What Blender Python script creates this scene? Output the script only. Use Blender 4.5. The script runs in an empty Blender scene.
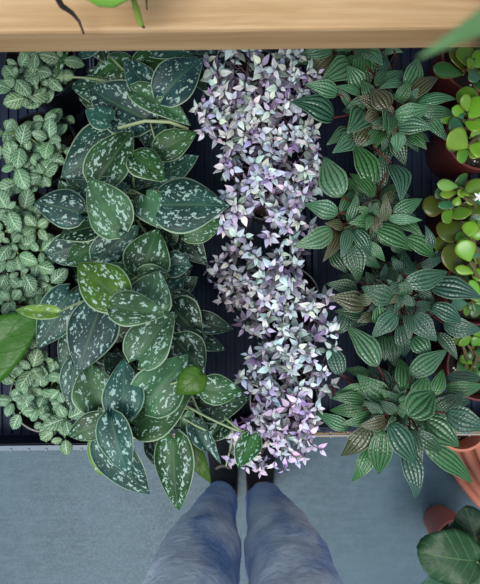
import bpy, bmesh, math, random
from mathutils import Vector, Matrix, noise as mnoise
R = random.Random(7)
C = bpy.context.scene.collection
SC = bpy.context.scene
CAMZ, F, TH = 1.45, 470.0, 0.0104      # camera height, focal length in pixels, roll

def P(px, py, z):
    """world point at height z seen at photo pixel px, py by a camera looking straight down"""
    d = CAMZ - z
    u, v = (px - 240) / F * d, (292 - py) / F * d
    c, s = math.cos(TH), math.sin(TH)
    return Vector((u * c + v * s, -u * s + v * c, z))

# ------------------------------------------------------------------ materials
class NT:
    def __init__(self, name):
        self.m = bpy.data.materials.new(name); self.m.use_nodes = True
        self.t = self.m.node_tree; self.t.nodes.clear()
        self.out = self.n('ShaderNodeOutputMaterial')
        self.b = self.n('ShaderNodeBsdfPrincipled')
        self.t.links.new(self.b.outputs[0], self.out.inputs[0])
    def n(self, k, **p):
        x = self.t.nodes.new(k)
        for a, v in p.items(): setattr(x, a, v)
        return x
    def put(self, sock, v):
        if isinstance(v, bpy.types.NodeSocket): self.t.links.new(v, sock)
        elif isinstance(v, (tuple, list)) and len(v) == 3 and sock.type == 'RGBA': sock.default_value = (*v, 1)
        else: sock.default_value = v
    def ma(self, op, a, b=None, clamp=False):
        x = self.n('ShaderNodeMath', operation=op); x.use_clamp = clamp
        self.put(x.inputs[0], a)
        if b is not None: self.put(x.inputs[1], b)
        return x.outputs[0]
    def ramp(self, v, lo, hi, a=0.0, b=1.0):
        x = self.n('ShaderNodeMapRange'); x.interpolation_type = 'SMOOTHSTEP'
        for i, q in enumerate((v, lo, hi, a, b)): self.put(x.inputs[i], q)
        return x.outputs[0]
    def mix(self, f, a, b, blend='MIX'):
        x = self.n('ShaderNodeMix', data_type='RGBA', blend_type=blend)
        self.put(x.inputs[0], f); self.put(x.inputs[6], a); self.put(x.inputs[7], b)
        return x.outputs[2]
    def uv(self):
        s = self.n('ShaderNodeSeparateXYZ'); self.put(s.inputs[0], self.n('ShaderNodeTexCoord').outputs['UV'])
        au = self.ma('ABSOLUTE', self.ma('SUBTRACT', self.ma('MULTIPLY', s.outputs[0], 2.0), 1.0))
        return s.outputs[0], s.outputs[1], au
    def obj(self, scale=(1, 1, 1), rand=False):
        v = self.n('ShaderNodeTexCoord').outputs['Object']
        mp = self.n('ShaderNodeMapping'); self.put(mp.inputs[0], v); mp.inputs[3].default_value = scale
        v = mp.outputs[0]
        if rand:
            a = self.n('ShaderNodeVectorMath', operation='ADD'); self.put(a.inputs[0], v)
            r = self.ma('MULTIPLY', self.n('ShaderNodeObjectInfo').outputs['Random'], 60.0)
            self.put(a.inputs[1], r); v = a.outputs[0]
        return v
    def noise(self, vec, scale, detail=2.0, rough=.5, dist=0.0):
        x = self.n('ShaderNodeTexNoise'); self.put(x.inputs['Vector'], vec)
        x.inputs['Scale'].default_value = scale; x.inputs['Detail'].default_value = detail
        x.inputs['Roughness'].default_value = rough; x.inputs['Distortion'].default_value = dist
        return x.outputs[0]
    def voro(self, vec, scale, feature='F1', out=0):
        x = self.n('ShaderNodeTexVoronoi', feature=feature); self.put(x.inputs['Vector'], vec)
        x.inputs['Scale'].default_value = scale
        return x.outputs[out]
    def bump(self, h, strength=.3, dist=.001):
        x = self.n('ShaderNodeBump'); x.inputs['Strength'].default_value = strength
        x.inputs['Distance'].default_value = dist; self.put(x.inputs['Height'], h)
        self.put(self.b.inputs['Normal'], x.outputs[0])
    def done(self, col, rough=.5, spec=.5, sub=None, trans=None):
        self.put(self.b.inputs['Base Color'], col); self.put(self.b.inputs['Roughness'], rough)
        self.put(self.b.inputs['Specular IOR Level'], spec)
        if trans is not None:                      # thin leaf lets some light through
            tr = self.n('ShaderNodeBsdfTranslucent'); self.put(tr.inputs[0], col)
            ms = self.n('ShaderNodeMixShader'); ms.inputs[0].default_value = trans
            self.t.links.new(self.b.outputs[0], ms.inputs[1]); self.t.links.new(tr.outputs[0], ms.inputs[2])
            self.t.links.new(ms.outputs[0], self.out.inputs[0])
        return self.m

def plain(name, col, rough=.5, spec=.5, var=.15, scale=30):
    m = NT(name); n = m.noise(m.obj(), scale, 3)
    dark = tuple(c * (1 - var) for c in col); lite = tuple(min(1, c * (1 + var)) for c in col)
    return m.done(m.mix(n, dark, lite), rough, spec)

def mat_scindapsus():
    m = NT('satin_leaf'); u, v, au = m.uv(); oi = m.n('ShaderNodeObjectInfo')
    base = oi.outputs['Color']
    vec = m.obj((1, .55, 1), True)
    n1 = m.noise(vec, 270, 3, .55, .5)
    thr = m.ma('ADD', m.ma('MULTIPLY', m.ma('ABSOLUTE', m.ma('SUBTRACT', au, .5)), .22), .555)
    thr = m.ma('SUBTRACT', thr, m.ma('MULTIPLY', oi.outputs['Random'], .035))
    blot = m.ramp(m.ma('SUBTRACT', n1, thr), 0.0, .035)
    sp = m.ramp(m.voro(vec, 330), .16, .26, 1.0, 0.0)
    sp = m.ma('MULTIPLY', sp, m.ramp(m.noise(vec, 120, 1), .44, .56))
    blot = m.ma('MAXIMUM', blot, sp)
    blot = m.ma('MULTIPLY', blot, m.ma('MULTIPLY', m.ramp(au, .06, .18), m.ramp(au, .78, .95, 1.0, 0.0)))
    mott = m.noise(vec, 45, 3)
    col = m.mix(m.ramp(mott, .35, .7), m.mix(1.0, base, (.62, .62, .62), 'MULTIPLY'), m.mix(1.0, base, (1.35, 1.3, 1.25), 'MULTIPLY'))
    col = m.mix(m.ma('MULTIPLY', blot, .72), col, (.40, .56, .50))
    col = m.mix(m.ramp(au, .03, .07, .5, 0.0), col, (.06, .13, .06))
    edge = m.ramp(au, .925, .975)
    col = m.mix(m.ma('MULTIPLY', edge, .85), col, (.36, .48, .32))
    m.bump(m.noise(vec, 150, 2), .25, .0006)
    return m.done(col, .46, .26, trans=.04)

def mat_peperomia():
    m = NT('ribbed_leaf'); u, v, au = m.uv(); oi = m.n('ShaderNodeObjectInfo')
    base = oi.outputs['Color']
    # pale band on the crest between each pair of long veins, dark along the veins
    w = m.ma('ABSOLUTE', m.ma('SINE', m.ma('MULTIPLY', au, math.pi / .40)))
    n = m.noise(m.obj((1, .6, 1), True), 220, 2)
    w2 = m.ma('ADD', w, m.ma('MULTIPLY', m.ma('SUBTRACT', n, .5), .8))
    band = m.ramp(w2, .12, .72)
    dark = m.mix(1.0, base, (.42, .46, .44), 'MULTIPLY')
    pale = m.mix(.09, m.mix(1.0, base, (1.45, 1.45, 1.45), 'MULTIPLY'), (.26, .44, .34))
    col = m.mix(band, dark, pale)
    col = m.mix(m.ramp(au, .94, .995, 0.0, .55), col, (.24, .36, .22))
    # cross wrinkles
    wr = m.ma('SINE', m.ma('MULTIPLY', m.ma('SUBTRACT', v, m.ma('MULTIPLY', au, .12)), 75.0))
    m.bump(m.ma('ADD', m.ma('MULTIPLY', wr, .22), n), .45, .0010)
    return m.done(col, .25, .5, trans=.03)

def mat_fittonia():
    m = NT('veined_leaf'); u, v, au = m.uv(); oi = m.n('ShaderNodeObjectInfo')
    base = oi.outputs['Color']
    lat = m.ma('FRACT', m.ma('SUBTRACT', m.ma('MULTIPLY', v, 6.0), m.ma('MULTIPLY', au, 2.0)))
    lat = m.ramp(m.ma('ABSOLUTE', m.ma('SUBTRACT', lat, .5)), .05, .15, 1.0, 0.0)
    net = m.ramp(m.voro(m.obj((1, 1, 1), True), 430, 'DISTANCE_TO_EDGE'), .03, .11, 1.0, 0.0)
    mid = m.ramp(au, .05, .11, 1.0, 0.0)
    ln = m.ma('MAXIMUM', m.ma('MAXIMUM', m.ma('MULTIPLY', lat, .9), m.ma('MULTIPLY', net, .6)), mid)
    col = m.mix(m.ma('MULTIPLY', ln, .85), base, (.42, .60, .40))
    m.bump(ln, .4, -.0006)
    return m.done(col, .42, .4, trans=.06)

def mat_plainleaf(name, rough, spec, vein=(.3, .42, .2), vs=0.0, nvar=.25, trans=.1, edge=None):
    m = NT(name); u, v, au = m.uv(); oi = m.n('ShaderNodeObjectInfo')
    base = oi.outputs['Color']
    n = m.noise(m.obj((1, 1, 1), True), 60, 3)
    col = m.mix(n, m.mix(1.0, base, (1 - nvar,) * 3, 'MULTIPLY'), m.mix(1.0, base, (1 + nvar,) * 3, 'MULTIPLY'))
    if vs:
        lat = m.ma('FRACT', m.ma('SUBTRACT', m.ma('MULTIPLY', v, 5.0), m.ma('MULTIPLY', au, 1.6)))
        lat = m.ramp(m.ma('ABSOLUTE', m.ma('SUBTRACT', lat, .5)), .015, .05, 1.0, 0.0)
        mid = m.ramp(au, .012, .035, 1.0, 0.0)
        ln = m.ma('MAXIMUM', mid, lat); col = m.mix(m.ma('MULTIPLY', ln, vs), col, vein)
        m.bump(m.ma('ADD', ln, m.ma('MULTIPLY', n, 2.0)), .5, -.0015)
    if edge: col = m.mix(m.ramp(au, .86, .98, 0.0, .6), col, edge)
    return m.done(col, rough, spec, trans=trans)

def mat_attr(name):
    m = NT(name); a = m.n('ShaderNodeVertexColor', layer_name='tint'); u, v, au = m.uv()
    oi = m.n('ShaderNodeObjectInfo')
    col = m.mix(1.0, m.mix(1.0, a.outputs[0], (.92, .92, .92), 'MULTIPLY'), oi.outputs['Color'], 'MULTIPLY')
    col = m.mix(m.ramp(au, .10, .30, .45, 0.0), col, m.mix(1.0, col, (.62, .72, .62), 'MULTIPLY'))
    return m.done(col, .42, .5, trans=.05)

def mat_wood(name, a, b, sx=1.6, sy=26, grain=1.0):
    m = NT(name)
    v = m.obj((sx, sy, sy)); n = m.noise(v, 2.2, 5, .6, 1.2)
    f = m.noise(m.obj((4, 220, 220)), 2.0, 3)
    col = m.mix(m.ramp(n, .32, .68), a, b)
    col = m.mix(m.ma('MULTIPLY', f, .35 * grain), col, tuple(c * .6 for c in a))
    m.bump(f, .2, .0006)
    return m.done(col, .55, .3)

def mat_floor():
    m = NT('painted_concrete')
    big = m.noise(m.obj(), 3.0, 4, .55)
    st = m.noise(m.obj((2.5, 18, 1)), 4.0, 5, .7)
    fine = m.noise(m.obj(), 130, 4, .75)
    mot = m.noise(m.obj(), 28, 5, .7)
    col = m.mix(m.ramp(big, .3, .7), (.025, .064, .092), (.045, .097, .132))
    col = m.mix(m.ramp(st, .45, .70, 0.0, .75), col, (.058, .110, .145))
    col = m.mix(m.ramp(st, .25, .40, .35, 0.0), col, (.028, .058, .080))
    col = m.mix(m.ramp(mot, .40, .68, 0.0, .55), col, (.062, .120, .158))
    col = m.mix(m.ramp(fine, .38, .5, .4, 0.0), col, (.025, .055, .075))
    sp = m.ramp(m.voro(m.obj(), 45), .03, .07, .5, 0.0)
    sp = m.ma('MULTIPLY', sp, m.ramp(m.noise(m.obj(), 12, 1), .5, .62))
    col = m.mix(sp, col, (.05, .07, .08))
    m.bump(m.ma('ADD', fine, m.ma('MULTIPLY', st, 1.5)), .35, .002)
    return m.done(col, m.ramp(fine, .3, .7, .42, .62), .45)

def mat_denim():
    m = NT('blue_denim')
    tw = m.noise(m.obj((1, 1, .6)), 260, 4, .75)
    big = m.noise(m.obj((1, 1, .6)), 9, 3, .55)
    sep = m.n('ShaderNodeSeparateXYZ'); m.put(sep.inputs[0], m.n('ShaderNodeTexCoord').outputs['Object'])
    # worn, faded front of thigh and knee (wear on the cloth itself)
    wear = m.ma('MULTIPLY', m.ramp(sep.outputs[2], .10, .36), m.ramp(big, .30, .58))
    wear = m.ma('MULTIPLY', wear, m.ramp(sep.outputs[1], -.62, -.57))
    col = m.mix(m.ramp(big, .3, .7), (.14, .26, .56), (.30, .43, .72))
    col = m.mix(m.ma('MULTIPLY', wear, .8), col, (.80, .85, .92))
    col = m.mix(m.ramp(tw, .42, .66, 0.0, .45), col, (.58, .66, .80))
    m.bump(m.ma('ADD', m.ma('MULTIPLY', m.noise(m.obj((1, 1, 1.6)), 24, 3, .6, .8), 9.0), tw), .5, .0016)
    return m.done(col, .85, .15)

def mat_soil():
    m = NT('potting_soil')
    n = m.noise(m.obj(), 180, 4, .7)
    col = m.mix(n, (.006, .005, .004), (.03, .024, .018))
    sp = m.ramp(m.voro(m.obj(), 190), .22, .30, 1.0, 0.0)
    sp = m.ma('MULTIPLY', sp, m.ramp(m.noise(m.obj(), 55, 1), .52, .60))
    col = m.mix(sp, col, (.62, .62, .58))
    m.bump(n, .8, .004)
    return m.done(col, .9, .2)

M = dict(
    sci=mat_scindapsus(), pep=mat_peperomia(), fit=mat_fittonia(),
    jade=mat_plainleaf('succulent_leaf', .3, .45, nvar=.22, trans=.12, edge=(.30, .20, .05)),
    strap=mat_plainleaf('glossy_leaf', .36, .25, vs=.25, vein=(.05, .12, .02), nvar=.2, trans=.1),
    lobe=mat_plainleaf('waxy_broad_leaf', .42, .3, vs=.45, vein=(.14, .25, .09), nvar=.5, trans=.05),
    orchid=mat_plainleaf('orchid_leaf', .35, .5, nvar=.1, trans=.25),
    cal=mat_attr('tiny_pink_leaf'),
    cstem=plain('purple_stem', (.10, .05, .08), .6),
    gstem=plain('green_stem', (.12, .20, .06), .5), wstem=plain('pale_stem', (.30, .38, .20), .5),
    rstem=plain('red_stem', (.085, .020, .016), .5), bstem=plain('brown_stem', (.10, .08, .03), .6),
    black=plain('black_plastic', (.010, .011, .013), .30, .8), navy=plain('navy_plastic', (.010, .018, .038), .6, .2, .2, 60),
    lip=plain('grey_plastic_lip', (.11, .15, .20), .45, .5), burg=plain('burgundy_plastic', (.12, .024, .022), .38, .5, .12, 14),
    soil=mat_soil(), floor=mat_floor(), denim=mat_denim(),
    pine=mat_wood('pine_board', (.43, .255, .12), (.57, .375, .205)), rail=mat_wood('rail_wood', (.32, .20, .10), (.42, .28, .15)),
    wire=plain('zinc_wire', (.25, .28, .30), .4, .6), terra=plain('terracotta', (.46, .165, .11), .75, .25, .14, 25),
    terra2=plain('terracotta_plastic', (.46, .15, .12), .5, .4, .12, 25), clay=plain('grey_ceramic', (.4, .4, .38), .4),
    shoe=plain('black_suede', (.012, .013, .016), .75, .3), sole=plain('rubber_sole', (.02, .02, .022), .7, .3),
    sock=plain('beige_lining', (.42, .30, .25), .8, .2), skin=plain('skin', (.55, .34, .25), .55, .4),
    root=plain('dry_root', (.035, .025, .03), .6), rootg=plain('green_root', (.20, .30, .05), .5),
    petal=plain('white_petal', (.75, .72, .74), .6), bud=plain('red_bud', (.55, .06, .06), .5),
)

# ------------------------------------------------------------------ building helpers
def link(name, me, parent=None, loc=None):
    o = bpy.data.objects.new(name, me); C.objects.link(o)
    if parent is not None: o.parent = parent
    if loc is not None: o.location = loc
    return o

def tag(o, label=None, cat=None, group=None, kind=None):
    if label: o['label'] = label
    if cat: o['category'] = cat
    if group: o['group'] = group
    if kind: o['kind'] = kind
    return o

def empty(name, loc, label, cat, group=None):
    o = link(name, None, None, loc); o.empty_display_size = .03
    return tag(o, label, cat, group)

def mesh_from(name, verts, faces, mats, uvs=None, fmat=None, tint=None, smooth=True):
    me = bpy.data.meshes.new(name); me.from_pydata(verts, [], faces)
    for m in mats: me.materials.append(m)
    if fmat:
        me.polygons.foreach_set('material_index', fmat)
    if uvs:
        l = me.uv_layers.new(name='UVMap')
        for lp in me.loops: l.data[lp.index].uv = uvs[lp.vertex_index]
    if tint:
        a = me.color_attributes.new('tint', 'FLOAT_COLOR', 'POINT')
        for i, c in enumerate(tint): a.data[i].color = (*c, 1)
    if smooth: me.polygons.foreach_set('use_smooth', [True] * len(me.polygons))
    me.update()
    return me

class Buf:
    """collects tubes, boxes and lathes into one mesh"""
    def __init__(self): self.v, self.f, self.mi = [], [], []
    def tube(self, pts, rad, n=6, mi=0):
        pts = [Vector(p) for p in pts]; b = len(self.v)
        if not isinstance(rad, (list, tuple)): rad = [rad] * len(pts)
        for i, p in enumerate(pts):
            t = (pts[min(i + 1, len(pts) - 1)] - pts[max(i - 1, 0)]).normalized()
            a = t.cross(Vector((0, 0, 1)) if abs(t.z) < .9 else Vector((1, 0, 0))).normalized(); c = t.cross(a)
            for k in range(n):
                g = 2 * math.pi * k / n
                self.v.append(p + (a * math.cos(g) + c * math.sin(g)) * rad[i])
        for i in range(len(pts) - 1):
            for k in range(n):
                q = (k + 1) % n
                self.f.append((b + i * n + k, b + i * n + q, b + (i + 1) * n + q, b + (i + 1) * n + k)); self.mi.append(mi)
        e = b + (len(pts) - 1) * n
        self.f.append(tuple(b + k for k in range(n))[::-1]); self.mi.append(mi)
        self.f.append(tuple(e + k for k in range(n))); self.mi.append(mi)
    def box(self, a, b, mi=0):
        k = len(self.v)
        for x in (a[0], b[0]):
            for y in (a[1], b[1]):
                for z in (a[2], b[2]): self.v.append(Vector((x, y, z)))
        for q in ((0, 1, 3, 2), (4, 6, 7, 5), (0, 4, 5, 1), (2, 3, 7, 6), (0, 2, 6, 4), (1, 5, 7, 3)):
            self.f.append(tuple(k + i for i in q)); self.mi.append(mi)
    def lathe(self, prof, n=40, mi=0, c=(0, 0, 0)):
        b = len(self.v)
        for r, z in prof:
            for k in range(n):
                g = 2 * math.pi * k / n
                self.v.append(Vector((c[0] + r * math.cos(g), c[1] + r * math.sin(g), c[2] + z)))
        for i in range(len(prof) - 1):
            for k in range(n):
                q = (k + 1) % n
                self.f.append((b + i * n + k, b + i * n + q, b + (i + 1) * n + q, b + (i + 1) * n + k)); self.mi.append(mi)
        self.f.append(tuple(b + k for k in range(n))[::-1]); self.mi.append(mi)
        e = b + (len(prof) - 1) * n
        self.f.append(tuple(e + k for k in range(n))); self.mi.append(mi)
    def build(self, name, mats, parent=None, loc=None, smooth=True, bevel=0):
        if not isinstance(mats, (list, tuple)): mats = [mats]
        o = link(name, mesh_from(name, self.v, self.f, mats, fmat=self.mi, smooth=smooth), parent, loc)
        if bevel:
            md = o.modifiers.new('bevel', 'BEVEL'); md.width = bevel; md.segments = 2; md.limit_method = 'ANGLE'
        if smooth:
            try: o.data.set_sharp_from_angle(angle=math.radians(40))
            except Exception: pass
        return o

def prof_heart(v):
    if v < .34: return math.sqrt(max(0, 1 - (1 - v / .34) ** 2)) ** .8
    t = (v - .34) / .66; return (1 - t ** 1.6) * (1 - .06 * t)
def prof_lance(v):
    if v < .42: return math.sqrt(max(0, 1 - (1 - v / .42) ** 2))
    t = (v - .42) / .58; return (1 - t ** 1.4) * (1 - .10 * math.sin(math.pi * t))
def prof_oval(v): return max(0, math.sin(math.pi * v ** .95)) ** .68
def prof_spoon(v): return max(0, math.sin(math.pi * v ** 1.45)) ** .60
def prof_strap(v):
    if v < .35: return .45 + .55 * math.sin(v / .35 * math.pi / 2)
    t = (v - .35) / .65; return 1 - t ** 2.2
def prof_blunt(v):
    if v < .3: return .7 + .3 * v / .3
    if v < .78: return 1
    t = (v - .78) / .22; return math.sqrt(max(0, 1 - t * t))
def prof_round(v): return max(0, math.sin(math.pi * v ** .85)) ** .5
SH = dict(heart=prof_heart, lance=prof_lance, oval=prof_oval, spoon=prof_spoon, strap=prof_strap, blunt=prof_blunt, round=prof_round)

def leaf_geo(L, w, shape, nu=9, nv=13, th=.0006, arch=.10, fold=.12, cup=.10, lobe=0.0, ridge=0.0, curl=0.0, wave=0.0, fat=False, side=0.0):
    """blade along +y from the base at the origin, upper face towards +z"""
    pf = SH[shape]; V, Fc, UV = [], [], []
    ph = R.random() * 6.28
    for layer in (0, 1):
        for j in range(nv):
            v = j / (nv - 1); v = v if 0 < j < nv - 1 else (.004 if j == 0 else .996)
            hw = w / 2 * max(.015, pf(v))
            for i in range(nu):
                u = -1 + 2 * i / (nu - 1); au = abs(u)
                x = u * hw + side * math.sin(math.pi * v) * L
                y = v * L - lobe * L * au ** 1.4 * (1 - v) ** 4
                z = arch * L * 4 * v * (1 - v) * .5 + fold * au * hw - cup * u * u * hw - curl * L * v ** 3
                z += wave * w * math.sin(v * 9 + ph + (2.1 if u > 0 else 0)) * au ** 2
                if ridge: z += ridge * hw * abs(math.sin(math.pi * u / .40)) * (.45 + .55 * math.sin(math.pi * v))
                t = th * (math.sqrt(max(0, 1 - u * u)) * math.sin(math.pi * v) ** .5 + .05) if fat else th
                if layer: z -= t * (1.0 if not fat else 1)
                elif fat: z += t
                V.append((x, y, z)); UV.append(((u + 1) / 2, v))
    N = nu * nv
    for j in range(nv - 1):
        for i in range(nu - 1):
            a = j * nu + i
            Fc.append((a, a + 1, a + nu + 1, a + nu)); b = a + N
            Fc.append((b, b + nu, b + nu + 1, b + 1))
    for i in range(nu - 1):
        a = i; Fc.append((a, a + N, a + N + 1, a + 1))
        a = (nv - 1) * nu + i; Fc.append((a, a + 1, a + N + 1, a + N))
    for j in range(nv - 1):
        a = j * nu; Fc.append((a, a + nu, a + nu + N, a + N))
        a = j * nu + nu - 1; Fc.append((a, a + N, a + nu + N, a + nu))
    return V, Fc, UV

def frame(B, T, roll):
    y = (T - B).normalized(); up = Vector((0, 0, 1))
    x = y.cross(up)
    x = x.normalized() if x.length > 1e-4 else Vector((1, 0, 0))
    z = x.cross(y)
    m = Matrix((x, y, z)).transposed()
    return m @ Matrix.Rotation(roll, 3, 'Y')

def leaf(parent, B, T, w, shape, mat, col, roll=0.0, name='leaf', **kw):
    L = (T - B).length
    V, Fc, UV = leaf_geo(L, w, shape, **kw)
    o = link(name, mesh_from(name, V, Fc, [mat], UV), parent)
    o.matrix_local = Matrix.Translation(B - parent.location) @ frame(B, T, roll).to_4x4()
    o.color = (*col, 1)
    return o

SHELFZ = .690     # tray floor that the pots stand on
def pot(parent, r, h, mat, soil=True, rim=.004, taper=.80, ribs=False):
    b = Buf()
    b.lathe([(r * taper, 0), (r * taper + .001, .002), (r * .97, h - .014), (r, h - .013), (r, h - .001), (r - .001, h), (r - rim + .001, h), (r - rim, h - .002),
             (r - rim - .002, h - .016), (r * taper - .003, .006)], 48)
    b.build('pot', mat, parent)
    if soil:
        s = Buf(); s.lathe([(r * .86, h - .03), (r * .93 - rim, h - .018), (r * .6, h - .0155), (.004, h - .0145)], 32)
        s.build('soil', M['soil'], parent)

def potted(name, label, cat, px, py, r=.050, h=.092, mat=None, group=None, zf=SHELFZ):
    c = P(px, py, zf + h); c.z = zf
    e = empty(name, c, label, cat, group)
    e['h'] = h
    pot(e, r, h, mat or M['black'])
    del e['h']
    return e, c, h

def stem_curve(a, b, lift=.02, n=7):
    a, b = Vector(a), Vector(b); mid = (a + b) / 2; mid.z = max(a.z, b.z) - .01 + lift * .6
    return [a * (1 - t) ** 2 + mid * 2 * t * (1 - t) + b * t * t for t in [i / (n - 1) for i in range(n)]]

# ------------------------------------------------------------------ the setting
fl = Buf(); fl.box((-3, -3, -.05), (3, 3, 0)); floor = fl.build('floor', M['floor'], smooth=False); floor['kind'] = 'structure'

# ------------------------------------------------------------------ shelving
sh = empty('plant_shelf', (0, 0, 0), 'pine shelving unit with pale upper board over a wire mesh deck holding the pots', 'shelf')
BZ = 1.07
b = Buf(); b.box((-.95, .2122, BZ - .034), (.95, .50, BZ)); b.build('upper_board', M['pine'], sh, smooth=False, bevel=.003)
b = Buf(); b.box((-.95, -.242, .60), (.95, -.204, .672)); tag(b.build('front_rail', M['rail'], sh, smooth=False, bevel=.002), 'brown wooden rail under the wire deck')
b = Buf(); b.box((-.95, .44, .60), (.95, .478, .672)); b.build('back_rail', M['rail'], sh, smooth=False, bevel=.002)
b = Buf()
x = -.94
while x < .95: b.tube([(x, -.2415, .675), (x, .478, .675)], .0016, 6); x += .0286
y = -.237
while y < .478: b.tube([(-.95, y, .678), (.95, y, .678)], .0014, 6); y += .0715
b.build('wire_deck', M['wire'], sh)
for sx in (-.60, .44):
    for y0, top in ((-.200, .600), (.44, BZ - .034)):
        b = Buf(); b.box((sx - .02, y0 if y0 < 0 else y0 + .0385, 0), (sx + .02, y0 + .04 if y0 < 0 else y0 + .0785, top)); b.build('post', M['rail'], sh, smooth=False, bevel=.002)

def tray(x0, x1, y0, y1, label, lipmat, holes):
    cx, cy = (x0 + x1) / 2, (y0 + y1) / 2
    e = empty('nursery_tray', (cx, cy, .680), label, 'tray', 'nursery trays on the wire deck')
    hx, hy = (x1 - x0) / 2, (y1 - y0) / 2; t = .003; H = .05
    b = Buf()
    b.box((-hx, -hy, 0), (hx, hy, .006))
    b.box((-hx, -hy, 0), (-hx + t, hy, H)); b.box((hx - t, -hy, 0), (hx, hy, H))
    b.box((-hx, -hy, 0), (hx, -hy + t, H)); b.box((-hx, hy - t, 0), (hx, hy, H))
    b.build('pan', M['navy'], e, smooth=False)
    b = Buf(); k = -hx + .012
    while k < hx - .012:
        b.box((k, -hy + .006, .006), (k + .007, hy - .006, .0098)); k += .0155
    b.build('rib', M['navy'], e, smooth=False, bevel=.0008).name = 'rib_panel'
    b = Buf(); o = .008
    b.box((-hx - o * .2, -hy - o, H - .004), (hx + o * .2, -hy + t, H)); b.box((-hx - o * .2, hy - t, H - .004), (hx + o * .2, hy + o, H))
    b.box((-hx - o * .2, -hy, H - .0045), (-hx + t + .003, hy, H - .0005)); b.box((hx - t - .003, -hy, H - .0045), (hx + o * .2, hy, H - .0005))
    k = -hx + .01
    while k < hx: b.box((k, -hy - o - .001, H - .006), (k + .004, -hy - o * .5, H + .001)); k += .027
    b.build('lip', lipmat, e, smooth=False, bevel=.0008)
tray(-.500, -.222, -.232, .43, 'dark plastic nursery tray with grey lip under the white-veined plants at left', M['lip'], True)
tray(-.214, .108, -.208, .43, 'dark nursery tray under the silver-spotted and pink-leaved plants', M['navy'], False)
tray(.114, .420, -.208, .43, 'dark ribbed nursery tray under the ribbed-leaf plants and jade pots at right', M['navy'], False)

# ------------------------------------------------------------------ silver-spotted plants
TS = dict(b=(.014, .054, .046), g=(.017, .068, .017), o=(.040, .092, .004), d=(.008, .032, .014), p=(.038, .105, .046), y=(.12, .25, .03), c=(.016, .068, .056))  # b: bluish leaf tone, part of its blue is painted-in sky sheen
SCI = {
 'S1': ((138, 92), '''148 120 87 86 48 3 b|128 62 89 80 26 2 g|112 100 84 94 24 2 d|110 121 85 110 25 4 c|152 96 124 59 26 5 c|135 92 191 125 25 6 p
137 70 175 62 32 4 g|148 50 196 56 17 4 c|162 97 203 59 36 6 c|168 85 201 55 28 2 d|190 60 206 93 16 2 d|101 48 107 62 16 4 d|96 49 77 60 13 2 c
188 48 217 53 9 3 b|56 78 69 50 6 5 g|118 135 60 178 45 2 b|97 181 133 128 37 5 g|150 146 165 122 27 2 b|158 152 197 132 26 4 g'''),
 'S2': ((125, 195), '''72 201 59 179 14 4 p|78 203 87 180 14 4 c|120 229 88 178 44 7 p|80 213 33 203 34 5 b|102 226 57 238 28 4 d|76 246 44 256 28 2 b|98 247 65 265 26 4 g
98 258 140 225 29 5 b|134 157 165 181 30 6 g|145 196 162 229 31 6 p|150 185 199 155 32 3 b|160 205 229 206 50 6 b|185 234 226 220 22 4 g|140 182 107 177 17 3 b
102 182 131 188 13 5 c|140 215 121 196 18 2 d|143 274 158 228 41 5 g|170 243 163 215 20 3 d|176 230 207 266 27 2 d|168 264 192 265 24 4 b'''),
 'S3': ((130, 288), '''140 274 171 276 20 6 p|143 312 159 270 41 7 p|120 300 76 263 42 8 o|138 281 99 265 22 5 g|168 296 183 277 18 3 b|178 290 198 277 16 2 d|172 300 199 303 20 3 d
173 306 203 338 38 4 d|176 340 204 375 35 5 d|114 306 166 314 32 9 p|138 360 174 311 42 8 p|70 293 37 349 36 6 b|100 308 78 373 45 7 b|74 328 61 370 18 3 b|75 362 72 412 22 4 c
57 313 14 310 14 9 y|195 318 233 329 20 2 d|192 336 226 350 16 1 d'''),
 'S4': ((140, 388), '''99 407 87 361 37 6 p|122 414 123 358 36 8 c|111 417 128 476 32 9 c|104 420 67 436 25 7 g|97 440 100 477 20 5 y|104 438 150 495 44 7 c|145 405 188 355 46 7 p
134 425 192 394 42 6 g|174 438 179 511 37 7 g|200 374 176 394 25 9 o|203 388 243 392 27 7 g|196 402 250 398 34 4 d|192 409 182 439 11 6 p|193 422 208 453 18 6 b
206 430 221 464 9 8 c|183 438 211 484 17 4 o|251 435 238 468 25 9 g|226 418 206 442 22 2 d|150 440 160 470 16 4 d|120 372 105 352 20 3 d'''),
}
SLAB = {'S1': 'silver-spotted vine with upright bluish leaves at the back, cut off by the upper board',
        'S2': 'silver-spotted vine, second from the back, with one large pale upturned heart leaf',
        'S3': 'silver-spotted vine with a broad olive leaf and a narrow lime leaf, second from the front',
        'S4': 'silver-spotted vine hanging its leaves over the front edge of the shelf'}
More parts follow.
